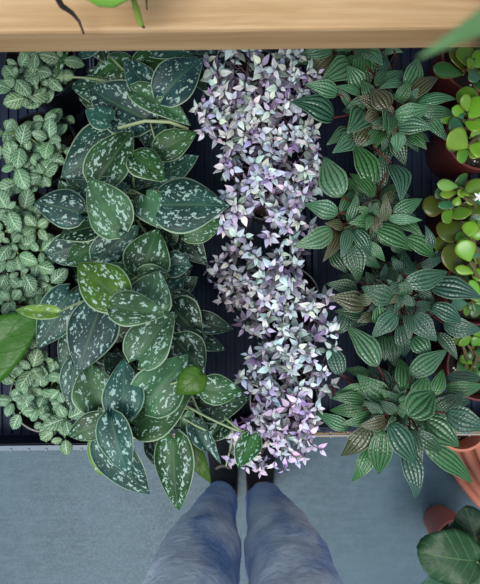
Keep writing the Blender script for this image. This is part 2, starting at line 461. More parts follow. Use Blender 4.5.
for k, ((cx, cy), tab) in SCI.items():
    e, c, h = potted('satin_pothos', SLAB[k], 'plant', cx, cy, .050, .092, group='silver-spotted vines in a row')
    st = Buf(); zs = SHELFZ + h - .016
    rows = [r for ln in tab.split('\n') for r in ln.split('|')]
    for r in rows:
        q = r.split(); bx, by, tx, ty, w, ly = map(float, q[:6]); t = q[6]
        z = .774 + .0165 * ly
        if by > 425: z -= .012
        rise = R.uniform(-.010, .004)
        B = P(bx, by, z + R.uniform(-.004, .004)); T = P(tx, ty, z + rise)
        ww = w * (CAMZ - z) / F * 1.13
        narrow = w < 12
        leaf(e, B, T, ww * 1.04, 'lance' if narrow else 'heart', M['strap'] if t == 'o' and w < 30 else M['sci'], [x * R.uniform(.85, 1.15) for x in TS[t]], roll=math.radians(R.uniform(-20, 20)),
             arch=R.uniform(.06, .20), fold=R.uniform(.10, .42), cup=R.uniform(.08, .30), lobe=0 if narrow else .13, wave=.02, curl=R.uniform(0, .06), side=R.uniform(-.03, .03), nu=11, nv=15)
        a = Vector((c.x + R.uniform(-.018, .018), c.y + R.uniform(-.018, .018), zs))
        B2 = B + (T - B) * .02; B2.z -= .0008
        st.tube(stem_curve(a, B2, -.01), [.0016] * 4 + [.0013] * 3, 6)
    for i in range(16):
        an = R.uniform(0, 6.28); rr = R.uniform(8, 42)
        bx, by = cx + math.cos(an) * rr * .9 - 4, cy + math.sin(an) * rr * .8; L = R.uniform(30, 44)
        an += R.uniform(-.9, .9); tx, ty = bx + math.cos(an) * L, by + math.sin(an) * L
        if tx > 224: tx = 224 - R.uniform(0, 24)
        if ty > 436: continue
        z = .768 + R.uniform(0, .022)
        B, T = P(bx, by, z), P(tx, ty, z - .006)
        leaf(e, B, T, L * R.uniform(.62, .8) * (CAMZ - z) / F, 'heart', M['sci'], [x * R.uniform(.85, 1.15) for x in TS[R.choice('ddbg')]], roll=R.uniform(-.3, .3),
             arch=.12, fold=.1, cup=.2, lobe=.13, wave=.02, nu=11, nv=13)
        st.tube(stem_curve(Vector((c.x, c.y, zs)), B, .006), .0013, 6)
    if k == 'S4':
        for pts in (((192, 396, .85), (199, 412, .86), (207, 432, .86)), ((225, 418, .85), (236, 427, .862), (250, 436, .866)), ((233, 428, .82), (231, 446, .80), (226, 466, .77))):
            st.tube([P(*p) for p in pts], [.0016, .0014, .0011], 7)
    if k == 'S2':
        st.tube([P(100, 185, .83), P(112, 190, .84), P(136, 194, .835)], [.0022, .002, .0014], 7)
    if k == 'S1':
        st.tube([P(118, 128, .825), P(145, 121, .832), P(170, 122, .834), P(188, 129, .82)], .0022, 7)
    st.build('stem', M['wstem'], e)

# ------------------------------------------------------------------ ribbed-leaf plants
TP = dict(p=(.042, .120, .056), g=(.017, .076, .014), d=(.008, .036, .011), t=(.040, .034, .008), b=(.010, .048, .026), m=(.022, .072, .028))  # p: pale leaf tone; on the back plants it paints in sky sheen
PEP = {
 'P1': ((362, 44), '''333 50 298 57 14 4 p|322 55 300 63 14 2 m|333 54 309 75 18 3 t|352 48 330 49 9 4 p|364 49 382 64 16 5 p|384 50 402 51 9 4 p|383 58 380 75 12 3 b|345 52 336 60 8 3 b|372 40 392 34 16 4 p|355 38 335 30 16 4 p'''),
 'P2': ((391, 120), '''350 64 321 82 22 4 p|361 89 348 66 18 4 p|338 94 307 84 16 5 p|361 94 337 86 11 5 p|350 107 337 88 9 4 m|334 118 294 101 28 5 b|366 103 347 107 14 5 m|364 110 349 131 24 5 m
368 125 351 142 17 4 t|370 98 363 81 12 6 m|388 109 372 89 21 8 t|380 109 358 97 15 6 t|378 112 364 122 13 6 t|388 112 384 129 17 8 m|391 115 390 131 13 9 d|394 116 429 108 18 8 p
398 127 431 128 20 8 p|405 89 419 58 20 6 p|375 85 392 72 13 5 m|386 83 403 71 14 5 p|404 84 380 88 12 6 p|398 101 410 81 13 7 g|409 99 438 76 16 7 t|418 103 456 97 13 6 p
420 112 455 113 12 5 m|409 101 418 88 9 7 m|392 95 404 104 9 6 p|425 112 447 140 13 4 p|398 132 397 152 14 5 p|408 136 426 148 13 5 g|378 128 363 146 12 4 m|352 131 329 143 15 4 m|352 137 334 152 18 4 p|368 130 354 148 16 4 t|420 120 438 118 10 4 d|372 120 355 118 12 3 m|385 132 376 146 10 4 g'''),
 'P3': ((372, 214), '''341 197 324 157 27 6 p|338 214 306 204 18 6 p|373 186 354 143 24 5 g|374 197 351 173 16 6 g|341 214 353 190 13 5 m|349 222 357 195 13 6 m|383 212 362 205 17 6 t|382 189 382 151 12 4 d
391 164 402 199 23 6 b|386 221 386 195 10 8 t|393 214 422 199 15 7 m|377 218 350 223 15 6 g|385 218 369 220 10 7 t|388 218 421 220 10 7 p|333 230 296 246 20 6 p|344 226 327 223 11 6 t|339 232 324 260 13 5 t
349 229 342 256 12 7 m|353 230 371 255 16 6 b|368 242 385 261 10 5 p|350 244 359 280 21 6 d|332 252 347 272 15 3 d|362 254 380 268 11 4 m|375 228 414 249 22 7 g|406 238 434 258 20 6 g|398 222 422 235 14 6 g
366 224 345 228 10 5 g|378 230 392 246 14 5 g|392 240 406 252 14 4 d|385 205 392 190 10 5 t'''),
 'P4': ((400, 294), '''429 252 427 227 12 5 b|434 257 443 248 9 4 b|420 266 443 259 10 5 b|404 274 418 261 9 5 b|404 283 447 272 20 8 b|431 286 480 297 24 6 b|403 281 407 299 14 8 d|407 296 408 312 11 7 d
411 308 433 303 11 6 b|418 291 434 303 10 5 d|432 306 463 322 18 6 b|443 323 481 330 19 5 b|358 282 340 276 10 4 d|358 291 328 284 15 5 d|366 305 332 297 20 6 t|392 299 363 288 21 8 d|372 300 357 299 12 8 t
382 281 386 264 9 5 b|398 283 389 269 11 6 d|400 285 386 292 11 8 d|405 273 403 250 11 5 b|364 316 336 311 13 5 d|372 314 358 322 10 6 t|378 306 376 324 17 8 g|396 313 373 337 18 8 b|346 312 333 336 17 3 b
368 314 350 327 13 4 d|413 314 436 340 20 8 b|406 314 409 339 11 8 d|413 337 430 356 20 7 m|437 333 457 358 13 4 d|390 335 395 366 18 4 d|382 335 385 360 15 4 d|400 325 405 357 17 5 b|400 292 395 313 10 7 d|392 290 383 306 10 7 d
384 300 372 312 11 6 d|400 272 392 258 10 5 b|372 284 366 272 9 4 d|424 300 436 312 11 4 d'''),
 'P5': ((396, 402), '''378 366 348 327 24 7 p|341 375 328 341 17 5 b|370 374 345 370 11 4 g|388 400 358 376 22 7 g|366 388 336 394 17 6 g|365 401 333 398 13 6 g|363 408 331 411 14 5 g|350 428 318 413 14 4 p
371 414 344 424 15 7 g|383 415 364 401 10 8 d|386 419 361 426 17 8 t|396 413 381 401 11 8 d|400 401 387 392 9 7 d|403 390 401 359 19 7 g|416 402 427 375 25 7 g|408 416 434 392 29 11 g|434 395 443 370 13 6 g
410 375 447 351 20 8 m|446 378 481 378 17 4 d|446 388 483 385 15 5 g|436 414 462 395 24 5 d|446 413 487 428 24 8 b|425 420 458 445 27 4 g|406 424 397 413 9 8 d|370 427 343 457 24 6 t|370 445 353 480 17 4 g
382 430 379 474 22 6 g|390 424 416 463 25 9 b|404 448 417 498 20 7 b|410 428 421 469 15 6 d|414 431 442 452 15 5 d|424 444 473 483 20 5 g|436 400 470 402 18 4 d|378 388 366 384 10 5 d|420 384 408 380 12 5 d|395 405 405 395 9 7 d'''),
}
PLAB = {'P1': 'ribbed-leaf plant with red stems at the back, mostly hidden under the upper board',
        'P2': 'ribbed-leaf plant with brown-tinged centre leaves, second from the back',
        'P3': 'ribbed-leaf plant with a red leaf centre beside the pink-leaved plants, middle of its row',
        'P4': 'dark ribbed-leaf plant with dense bluish green leaves, second from the front',
        'P5': 'large ribbed-leaf plant at the front spilling leaves over the wooden rail'}
for k, ((cx, cy), tab) in PEP.items():
    e, c, h = potted('peperomia', PLAB[k], 'plant', cx, cy, .050, .092, group='ribbed-leaf plants in a row')
    st = Buf(); zs = SHELFZ + h - .016
    rows = [r for ln in tab.split('\n') for r in ln.split('|')]
    for r in rows:
        q = r.split(); bx, by, tx, ty, w, ly = map(float, q[:6]); t = q[6]
        z = .774 + .0140 * ly
        L = math.hypot(tx - bx, ty - by)
        B = P(bx, by, z - R.uniform(0, .004)); T = P(tx + (tx - bx) * .06, ty + (ty - by) * .06, z + R.uniform(-.022, .016))
        leaf(e, B, T, w * (CAMZ - z) / F * 1.08, 'lance', M['pep'], [x * R.uniform(.85, 1.15) for x in TP[t]], roll=math.radians(R.uniform(-22, 22)),
             arch=R.uniform(.10, .24), fold=R.uniform(.12, .42), cup=R.uniform(.10, .35), ridge=.15, curl=R.uniform(.02, .10), side=R.uniform(-.03, .03), nu=21, nv=13)
        a = Vector((c.x + R.uniform(-.014, .014), c.y + R.uniform(-.014, .014), zs))
        B2 = B + (T - B) * .02; B2.z -= .001
        st.tube(stem_curve(a, B2, -.012), [.0015] * 4 + [.0012] * 3, 6)
    for i in range(46):
        small = i >= 34; an = i * 2.4 + R.uniform(-.3, .3)
        r0 = R.uniform(1, 4) if small else R.uniform(5, 20); L = R.uniform(10, 19) if small else R.uniform(22, 34)
        bx, by = cx + math.cos(an) * r0, cy + math.sin(an) * r0; an += R.uniform(-.4, .4)
        tx, ty = bx + math.cos(an) * L, by + math.sin(an) * L
        if ty > 438 or tx < 322: continue
        z = .875 + R.uniform(-.004, .006) if small else .772 + R.uniform(0, .050)
        B, T = P(bx, by, z), P(tx, ty, z + (.004 if small else -.006))
        leaf(e, B, T, L * R.uniform(.5, .65) * (CAMZ - z) / F, 'lance', M['pep'], [x * R.uniform(.85, 1.15) for x in TP[R.choice('dtg' if small else 'dgb')]], roll=R.uniform(-.3, .3),
             arch=.15, fold=.2, cup=.2, ridge=.11, nu=21, nv=10)
        if not small: st.tube(stem_curve(Vector((c.x, c.y, zs)), B, -.01), .0014, 6)
    if k == 'P1':
        for i in range(9):
            st.tube(stem_curve(P(358 + R.uniform(-6, 6), 46, .80), P(352 + i * 2.2, 60 + R.uniform(-5, 5), .79), .03), .0014, 6)
        st.tube([P(394, 50, .84), P(397, 58, .83), P(391, 71, .80)], .0012, 6)
        st.tube([P(356, 64, .80), P(366, 66, .82), P(376, 77, .80)], .0013, 6)
    if k == 'P3':
        for a_, b_ in (((341, 228), (334, 230)), ((341, 226), (338, 215)), ((342, 226), (352, 224)), ((341, 226), (348, 231)), ((374, 147), (391, 163))):
            st.tube([P(*a_, .835), P((a_[0] + b_[0]) / 2, (a_[1] + b_[1]) / 2, .845), P(*b_, .842)], .0013, 6)
        bd = Buf(); bd.tube([P(405, 220, .856), P(408, 219, .858), P(411, 219, .857)], [.0008, .0024, .0006], 6)
        bd.v = [v - c for v in bd.v]; tag(bd.build('flower_bud', M['bud'], e), 'small red flower bud')
    if k == 'P5':
        st.tube([P(378, 366, .842), P(380, 372, .84), P(381, 385, .82)], .002, 6)
        st.tube([P(341, 374, .83), P(347, 380, .826), P(354, 385, .81)], .0016, 6)
        st.tube([P(334, 384, .80), P(336, 400, .79)], .0016, 6)
    st.v = [v - c for v in st.v]
    st.build('stem', M['rstem'], e)
for o in C.objects:            # stems of the spotted vines were laid out in world space
    if o.name.startswith('stem') and o.parent and o.parent.name.startswith('satin'):
        for v in o.data.vertices: v.co -= o.parent.location

# ------------------------------------------------------------------ white-veined plants
FIT = {
 'F1': ((40, 63), (25, 66), (36, 72), (47, 76), (57, 66), (22, 84), (41, 91), (53, 86), (62, 60), (35, 54), (13, 90), (27, 98), (46, 62), (15, 78), (58, 76)),
 'F2': ((41, 148), (30, 138), (47, 126), (57, 136), (44, 153), (56, 153), (21, 146), (17, 166), (36, 168), (44, 176), (21, 183), (35, 187), (7, 133), (3, 158), (50, 140), (28, 154), (62, 152)),
 'F3': ((30, 226), (8, 210), (24, 211), (5, 232), (13, 226), (22, 228), (35, 243), (18, 254), (8, 260), (41, 252), (34, 213), (12, 244), (27, 236), (-4, 220), (38, 228)),
 'F4': ((27, 300), (7, 273), (25, 274), (36, 265), (50, 284), (21, 288), (38, 292), (12, 301), (29, 300), (4, 306), (36, 279), (14, 283), (30, 338), (47, 296), (45, 270)),
 'F5': ((45, 397), (19, 362), (14, 384), (25, 377), (33, 369), (47, 362), (48, 375), (57, 374), (25, 397), (20, 413), (41, 389), (38, 409), (52, 402), (55, 418), (66, 404), (54, 430), (65, 438), (67, 418), (44, 422), (6, 372), (32, 388), (60, 390)),
}
FLAB = {'F1': 'white-veined plant in black pot at the back left corner, half under the upper board',
        'F2': 'white-veined plant in black pot, second from the back in the left row',
        'F3': 'white-veined plant beside the large bluish spotted leaf, middle of the left row',
        'F4': 'white-veined plant just behind the glossy green leaf, second from the front',
        'F5': 'white-veined plant in black pot at the front left, by the grey tray lip'}
for k, v in FIT.items():
    (cx, cy), pts = v[0], v[1:]
    r = .052
    e, c, h = potted('fittonia', FLAB[k], 'plant', cx, cy, r, .092, group='white-veined plants in the left row')
    st = Buf(); zs = SHELFZ + h - .016
    low = [(cx + R.uniform(-32, 26), cy + R.uniform(-32, 32)) for _ in range(3)]
    for (sx, sy) in list(pts) + [q for q in low if q[1] < 425]:
        z0 = (.788 if (sx, sy) in low else .806) + R.uniform(-.012, .020) - .00025 * math.hypot(sx - cx, sy - cy)
        cpt = P(sx, sy, z0); a0 = R.uniform(0, math.pi)
        a = Vector((c.x + R.uniform(-.02, .02), c.y + R.uniform(-.02, .02), zs))
        st.tube(stem_curve(a, cpt, .01), .0013, 6)
        tone = R.choice([(.020, .085, .030), (.030, .11, .042), (.055, .15, .065), (.040, .10, .020)])
        for pr in range(2):
            sz = (.0255, .0165)[pr] * R.uniform(.72, 1.28)
            if R.random() < .22 and pr: continue
            for s in (0, 1):
                if R.random() < .14: continue
                an = a0 + pr * math.pi / 2 + s * math.pi + R.uniform(-.3, .3)
                el = R.uniform(-.45, .45) + .3 * pr
                dr = Vector((math.cos(an) * math.cos(el), math.sin(an) * math.cos(el), math.sin(el)))
                B = cpt + Vector((0, 0, .004 * pr)) + dr * .002; T = B + dr * sz
                leaf(e, B, T, sz * R.uniform(.66, .80), 'oval', M['fit'], [x * R.uniform(.85, 1.2) for x in tone], roll=R.uniform(-.35, .35),
                     arch=R.uniform(.08, .25), fold=.05, cup=R.uniform(.1, .35), curl=R.uniform(0, .15), nu=9, nv=10, th=.0005)
    st.v = [q - c for q in st.v]
    st.build('stem', M['gstem'], e)

# ------------------------------------------------------------------ tiny pink-leaved trailing plants
PAL = [((.68, .73, .80), 8), ((.62, .70, .68), 6), ((.58, .52, .70), 2), ((.86, .86, .87), 5), ((.34, .25, .46), 1), ((.28, .36, .28), 1)]
def pick():
    t = R.uniform(0, sum(w for _, w in PAL))
    for c_, w in PAL:
        t -= w
        if t <= 0: return [x * R.uniform(.85, 1.12) for x in c_]
    return PAL[0][0]
def shoot_mesh():
    V, Fc, UV, T, mi = [], [], [], [], []
    n = R.randint(6, 9); H = .032; ang = R.uniform(0, 6.28)
    bend = R.uniform(-.006, .006)
    st = Buf(); st.tube([(0, 0, -H), (bend, 0, -H * .5), (0, 0, 0)], [.0008, .0008, .0005], 5)
    for i in range(n):
        q = i / (n - 1)                                # 0 = top
        z = -H * .85 * q ** 1.25; ang += math.pi * .5 + R.uniform(-.5, .5) + (math.pi * .5 if i % 2 else 0)
        L = (.0088 + .0056 * min(1, q * 2.2)) * R.uniform(.85, 1.15); w = L * R.uniform(.46, .58)
        el = .75 - .75 * min(1, q * 2.0) + R.uniform(-.25, .25)
        dr = Vector((math.cos(ang) * math.cos(el), math.sin(ang) * math.cos(el), math.sin(el)))
        g, f, uv = leaf_geo(L, w, 'lance', nu=5, nv=6, th=.0004, arch=R.uniform(0, .2), fold=R.uniform(.1, .45), cup=.1, curl=R.uniform(0, .2))
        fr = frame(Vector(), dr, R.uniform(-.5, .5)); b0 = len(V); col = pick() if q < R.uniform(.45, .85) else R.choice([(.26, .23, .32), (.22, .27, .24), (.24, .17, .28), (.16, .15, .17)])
        o = Vector((bend * q * .5, 0, z)) + dr * .0008
        for p in g: V.append(o + fr @ Vector(p)); T.append(col)
        UV += uv; Fc += [tuple(b0 + i_ for i_ in q_) for q_ in f]; mi += [0] * len(f)
    b0 = len(V); V += st.v; UV += [(0, 0)] * len(st.v); T += [(.12, .06, .1)] * len(st.v)
    Fc += [tuple(b0 + i_ for i_ in q_) for q_ in st.f]; mi += [1] * len(st.f)
    return mesh_from('shoot', V, Fc, [M['cal'], M['cstem']], UV, mi, T)
SHOOTS = [shoot_mesh() for _ in range(14)]
def inside(p, poly):
    c_ = False; j = len(poly) - 1
    for i in range(len(poly)):
        if (poly[i][1] > p[1]) != (poly[j][1] > p[1]) and p[0] < (poly[j][0] - poly[i][0]) * (p[1] - poly[i][1]) / (poly[j][1] - poly[i][1]) + poly[i][0]: c_ = not c_
        j = i
    return c_
CAL = {
 'K1': ((258, 84), [(212, 40), (302, 40), (312, 60), (318, 85), (322, 112), (318, 138), (222, 138), (198, 130), (202, 100), (208, 70)], 96),
 'K2': ((268, 186), [(222, 134), (322, 134), (326, 165), (322, 196), (316, 226), (300, 245), (222, 240), (218, 205), (226, 180), (216, 160)], 96),
 'K3': ((286, 300), [(205, 262), (225, 244), (296, 240), (302, 262), (318, 288), (332, 300), (338, 330), (330, 350), (262, 350), (240, 325), (222, 300)], 92),
 'K4': ((284, 400), [(248, 345), (332, 345), (332, 370), (326, 400), (318, 425), (318, 446), (300, 470), (262, 476), (226, 462), (232, 446), (240, 420), (240, 380)], 96),
}
KLAB = {'K1': 'mound of tiny silvery lavender leaves at the back, touching the upper board',
        'K2': 'mound of tiny pale leaves, second from the back, left of the red-centred ribbed-leaf plant',
        'K3': 'tiny-leaved plant with a dim brownish left side and a bright pinkish white right side',
        'K4': 'trailing tiny-leaved plant spilling pink and purple shoots over the front edge'}
for k, ((cx, cy), poly, n) in CAL.items():
    e, c, h = potted('callisia', KLAB[k], 'plant', cx, cy, .050, .092, group='tiny pink-leaved plants in a row')
    xs = [p[0] for p in poly]; ys = [p[1] for p in poly]; got = []
    tries = 0
    while len(got) < n and tries < 60000:
        tries += 1
        p = (R.uniform(min(xs), max(xs)), R.uniform(min(ys), max(ys)))
        md = 7.5 * (1 - tries / 60000)
        if p[0] > 235 and p[1] < 425 and mnoise.noise(Vector((p[0] / 17, p[1] / 17, 3.3))) < -.16: continue
        if inside(p, poly) and all((p[0] - q[0]) ** 2 + (p[1] - q[1]) ** 2 > md * md for q in got): got.append(p)
    st = Buf(); zs = SHELFZ + h - .016
    for (sx, sy) in got:
        sx += R.gauss(0, 3.5); sy += R.gauss(0, 2.5) if 52 < sy < 440 else 0
        z = .850 + R.uniform(-.036, .024) + .030 * mnoise.noise(Vector((sx / 22, sy / 22, 9.1))) - .0000045 * ((sx - cx) ** 2 + (sy - cy) ** 2) * (1.0 if sy < 430 else 1.6)
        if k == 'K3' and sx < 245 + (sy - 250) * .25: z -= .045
        cp = P(sx, sy, z)
        o = link('shoot', R.choice(SHOOTS), e)
        away = Vector((cp.x - c.x, cp.y - c.y, 0)) * 5.0
        dr = (Vector((away.x + R.uniform(-.3, .3), away.y + R.uniform(-.3, .3), 1))).normalized()
        rot = dr.to_track_quat('Z', 'Y').to_matrix().to_4x4() @ Matrix.Rotation(R.uniform(0, 6.28), 4, 'Z')
        s = R.uniform(.85, 1.2)
        o.matrix_local = Matrix.Translation(cp - c) @ rot @ Matrix.Diagonal((s, s, s, 1))
        # some shoots are pinker or greener than others
        if k == 'K4' and sy > 405: tint = R.choice([(1.0, .80, 1.05), (.95, .72, 1.02), (1.0, .95, .95)])
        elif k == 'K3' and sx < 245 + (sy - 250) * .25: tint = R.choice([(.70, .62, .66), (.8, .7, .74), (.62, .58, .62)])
        elif k in ('K2',): tint = R.choice([(.86, .98, .98), (.95, 1, .98), (.98, .90, 1.05), (.80, .70, .95)])
        else: tint = R.choice([(.95, .97, 1.02), (.90, .98, .96), (.90, .84, 1.0), (1.0, 1.0, 1.0)])
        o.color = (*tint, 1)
        base = cp - dr * .026 * s
        st.tube([q - c for q in stem_curve(Vector((c.x + R.uniform(-.025, .025), c.y + R.uniform(-.025, .025), zs)), base, .004, 5)], .0008, 5)
    st.build('stem', M['cstem'], e)

# ------------------------------------------------------------------ jade plants
TJ = dict(g=(.085, .22, .022), d=(.026, .10, .022), o=(.055, .085, .008), y=(.14, .30, .025), b=(.04, .14, .07), p=(.14, .30, .06))
JAD = {
 'J1': ((478, 56), '463 71 452 46 17 3 o|468 67 464 45 17 4 g|463 75 433 67 13 3 d|469 70 472 58 10 5 y|470 66 486 54 16 4 g|470 70 477 82 12 4 b|472 80 488 92 15 3 d|470 52 484 42 12 3 o|478 62 496 64 14 4 g|474 48 470 34 14 3 g|484 74 500 82 13 3 g'),
 'J2': ((482, 134), '467 114 467 86 20 4 g|468 112 464 94 10 6 y|469 119 484 97 19 6 y|465 115 452 108 10 5 y|463 120 459 108 8 5 b|464 128 449 122 15 4 b|464 122 483 127 14 5 y|468 148 449 133 20 6 y|469 150 457 160 13 5 g|468 146 486 152 16 6 y|462 142 446 148 12 3 d|459 118 439 119 10 3 p|474 130 490 138 14 4 g|478 112 494 108 14 4 y|470 138 480 128 10 5 p'),
 'J3': ((482, 214), '459 187 437 184 11 6 p|458 192 440 195 9 5 y|464 187 460 175 14 4 d|463 193 482 180 12 6 g|459 196 455 206 8 6 y|448 199 451 209 7 5 b|456 203 438 206 9 5 b|449 204 422 207 19 3 o|452 198 435 191 14 3 d|458 206 464 219 17 5 g|453 209 443 222 12 5 g|463 195 475 203 11 6 y|465 204 482 213 11 4 o|460 190 468 196 7 7 y|468 186 484 192 11 4 g|470 200 486 200 12 4 b|464 198 458 190 7 7 y'),
 'J4': ((480, 290), '461 221 440 238 22 4 o|450 240 434 247 13 3 o|459 276 449 243 23 4 o|469 237 471 221 14 7 y|472 236 458 250 12 6 y|470 262 462 240 17 7 y|470 218 484 212 13 4 b|475 273 455 268 9 6 y|480 297 470 280 9 6 y|472 268 484 280 12 5 y|468 236 482 232 12 6 y|474 250 486 262 14 5 g|468 258 480 248 12 6 b|466 240 456 234 10 5 g|474 262 466 274 9 5 g|468 288 462 272 14 3 d|478 300 473 318 10 2 d|470 300 466 316 9 2 g|462 222 474 230 10 4 g|466 262 478 296 13 3 d'),
 'J5': ((482, 366), '462 344 453 338 11 3 o|468 345 462 338 13 3 g|472 346 480 338 12 3 g|468 356 488 362 20 1 d|462 352 470 378 20 0 d|474 362 490 378 16 1 d|478 346 492 344 14 3 y|474 340 482 330 10 3 g'),
}
JLAB = {'J1': 'jade plant in burgundy pot at the back right corner below the board',
        'J2': 'jade plant with bright round leaves in a burgundy pot with white-flecked soil showing',
        'J3': 'jade plant with folded pale leaves and a small white flower, middle of the right edge',
        'J4': 'jade plant with lime leaves and two large olive leaves, below the white-flowered one',
        'J5': 'low dim jade plant behind the front ribbed-leaf plant at the right edge'}
for k, ((cx, cy), tab) in JAD.items():
    e, c, h = potted('jade_plant', JLAB[k], 'plant', cx, cy, .051, .098 if k != 'J5' else .085, mat=M['burg'], group='jade plants along the right edge')
    st = Buf(); zs = SHELFZ + h - .016
    extra = []
    for i in range(10 if k != 'J5' else 4):
        an = R.uniform(0, 6.28); bx, by = cx - 8 + R.uniform(-8, 10), cy + R.uniform(-16, 16); L = R.uniform(11, 17)
        extra.append(f'{bx:.1f} {by:.1f} {bx + math.cos(an) * L:.1f} {by + math.sin(an) * L:.1f} {L * .75:.1f} {R.uniform(1, 3.5):.1f} ' + R.choice('gydb'))
    for r in tab.split('|') + extra:
        q = r.split(); bx, by, tx, ty, w, ly = map(float, q[:6])
        z = .795 + .012 * ly - (.03 if k == 'J5' else 0)
        B = P(bx, by, z); T = P(tx, ty, z + R.uniform(-.006, .012))
        leaf(e, B, T, w * (CAMZ - z) / F * 1.14, 'spoon', M['jade'], [x * R.uniform(.88, 1.12) for x in TJ[q[6]]], roll=R.uniform(-.4, .4),
             arch=R.uniform(-.10, .05), fold=0, cup=R.uniform(-.12, .1), nu=9, nv=12, th=.0016, fat=True)
        a = Vector((c.x - .01 + R.uniform(-.010, .010), c.y + R.uniform(-.012, .012), zs))
        st.tube([p - c for p in stem_curve(a, B, .006)], [.003, .003, .0028, .0026, .0024, .002, .0016], 7)
    st.build('stem', M['bstem'], e)
    if k == 'J3':
        g = Buf(); fc = P(479, 197, .882) - c
        for i in range(5):
            an = i * 2 * math.pi / 5; dd = Vector((math.cos(an), math.sin(an), .2))
            g.tube([fc, fc + dd * .004, fc + dd * .0075], [.0006, .0019, .0004], 6)
        g.tube([fc - Vector((0, 0, .04)), fc], .0007, 5)
        tag(g.build('flower', M['petal'], e), 'small white flower')

# ------------------------------------------------------------------ glossy-leaved plant at the left edge
e, c, h = potted('peace_lily', 'glossy bright green broad leaves entering from the left edge in front of white-veined plants', 'plant', -62, 350, .050, .092)
st = Buf()
for bx, by, tx, ty, w, z, col in ((-62, 388, 44, 312, 66, .855, (.028, .11, .006)), (-45, 360, 28, 354, 15, .835, (.05, .15, .02)), (-62, 330, -70, 270, 40, .86, (.06, .18, .02)), (-76, 360, -130, 380, 40, .85, (.06, .18, .02))):
    B, T = P(bx, by, z - .01), P(tx, ty, z)
    leaf(e, B, T, w * (CAMZ - z) / F, 'strap', M['strap'], col, roll=.1, arch=.15, fold=.15, cup=.1, nu=11, nv=16)
    st.tube([p - c for p in stem_curve(Vector((c.x, c.y, SHELFZ + h - .016)), B, .02)], .0024, 7)
st.build('stem', M['gstem'], e)

# ------------------------------------------------------------------ plants on the upper board
oc = P(104, -185, BZ + .1); oc.z = BZ
e = empty('orchid', oc, 'orchid on the upper board with blunt green leaf and hanging dark roots', 'plant')
pot(e, .048, .10, M['clay'])
for B, T, w, col in ((Vector((oc.x, oc.y, BZ + .105)), P(104, 6, BZ + .075), .056, (.22, .46, .07)), (Vector((oc.x, oc.y, BZ + .11)), oc + Vector((.02, .14, .13)), .055, (.16, .36, .06)), (Vector((oc.x, oc.y, BZ + .11)), oc + Vector((-.13, .02, .13)), .05, (.16, .36, .06))):
    leaf(e, B, T, w, 'blunt', M['orchid'], col, arch=.22, fold=.15, cup=.12, nu=11, nv=16, th=.0018, curl=.03)
g = Buf(); z0 = BZ + .03
g.tube([Vector((oc.x - .01, oc.y, BZ + .092)), P(30, -60, BZ + .09), P(54, -8, BZ + .055), P(62, 6, z0 + .01), P(72, 13, z0), P(79, 21, z0 - .005), P(84, 34, z0 - .012)], [.002, .0022, .0022, .0022, .0018, .0012, .0008], 7)
g.v = [v - oc for v in g.v]; tag(g.build('root', M['root'], e), 'thin dark dry root')
g = Buf(); g.tube([Vector((oc.x + .01, oc.y, BZ + .092)), P(122, -50, BZ + .09), P(132, -6, BZ + .05), P(136, 8, BZ + .04), P(141, 25, BZ + .03)], [.002, .0024, .0026, .0026, .0022], 8)
g.tube([P(140, 24, BZ + .03), P(145, 28, BZ + .028)], [.0016, .0008], 7, 1)
g.tube([P(146, -6, BZ + .02), P(147, 10, BZ + .012)], [.0008, .0005], 6, 1)
g.v = [v - oc for v in g.v]; tag(g.build('root', [M['rootg'], M['root']], e), 'short green root with dark tip')

sc_ = P(640, -40, BZ + .1); sc_.z = BZ
e = empty('strap_leaf_plant', sc_, 'plant on the upper board with one blurred pointed green leaf reaching in at right', 'plant')
pot(e, .055, .11, M['clay'])
for T, w, col in ((P(417, 58, BZ + .265), .023, (.13, .27, .10)), (sc_ + Vector((.12, .10, .25)), .04, (.12, .30, .07)), (sc_ + Vector((-.02, .18, .26)), .04, (.12, .30, .07)), (sc_ + Vector((.16, -.06, .24)), .04, (.12, .30, .07))):
    leaf(e, Vector((sc_.x, sc_.y - .01, BZ + .10)), T, w, 'strap', M['orchid'], col, arch=.16, fold=.2, cup=.05, nu=9, nv=20, th=.001)

# ------------------------------------------------------------------ on the floor at right
pc = Vector((1.025, -.335, 0))
e = empty('ribbed_planter', pc, 'large terracotta planter with rounded horizontal ribs on the floor at right', 'planter')
prof = [(.440, 0), (.444, .01)]
r0, z0 = .445, .02
for i in range(10):
    for t in range(11):
        q = t / 10; bul = .015 * math.sin(math.pi * q) ** .6 - (.006 if t in (0, 10) else 0)
        prof.append((r0 - .0215 * q + .70 * bul, z0 + .0215 * q + .70 * bul))
    r0 -= .0215; z0 += .0215
    if i in (2, 6):
        prof.append((r0 - .012, z0 - .006)); prof.append((r0 - .014, z0)); r0 -= .006; z0 += .004
prof += [(r0 - .03, z0 + .006), (r0 - .04, z0 - .01), (r0 - .05, .05)]
b = Buf(); b.lathe(prof, 96); b.build('body', M['terra'], e)
tc = P(462, 424, .50); tc.z = 0
e = empty('terracotta_pot', tc, 'tall smooth terracotta pot on the floor beneath the front ribbed-leaf plant', 'pot')
b = Buf(); b.lathe([(.040, 0), (.050, .44), (.056, .442), (.0575, .46), (.0575, .495), (.056, .50), (.051, .50), (.049, .49), (.036, .02)], 56); b.build('body', M['terra'], e)
b = Buf(); b.lathe([(.046, .455), (.0465, .462), (.02, .465), (.003, .466)], 32); b.build('soil', M['soil'], e)

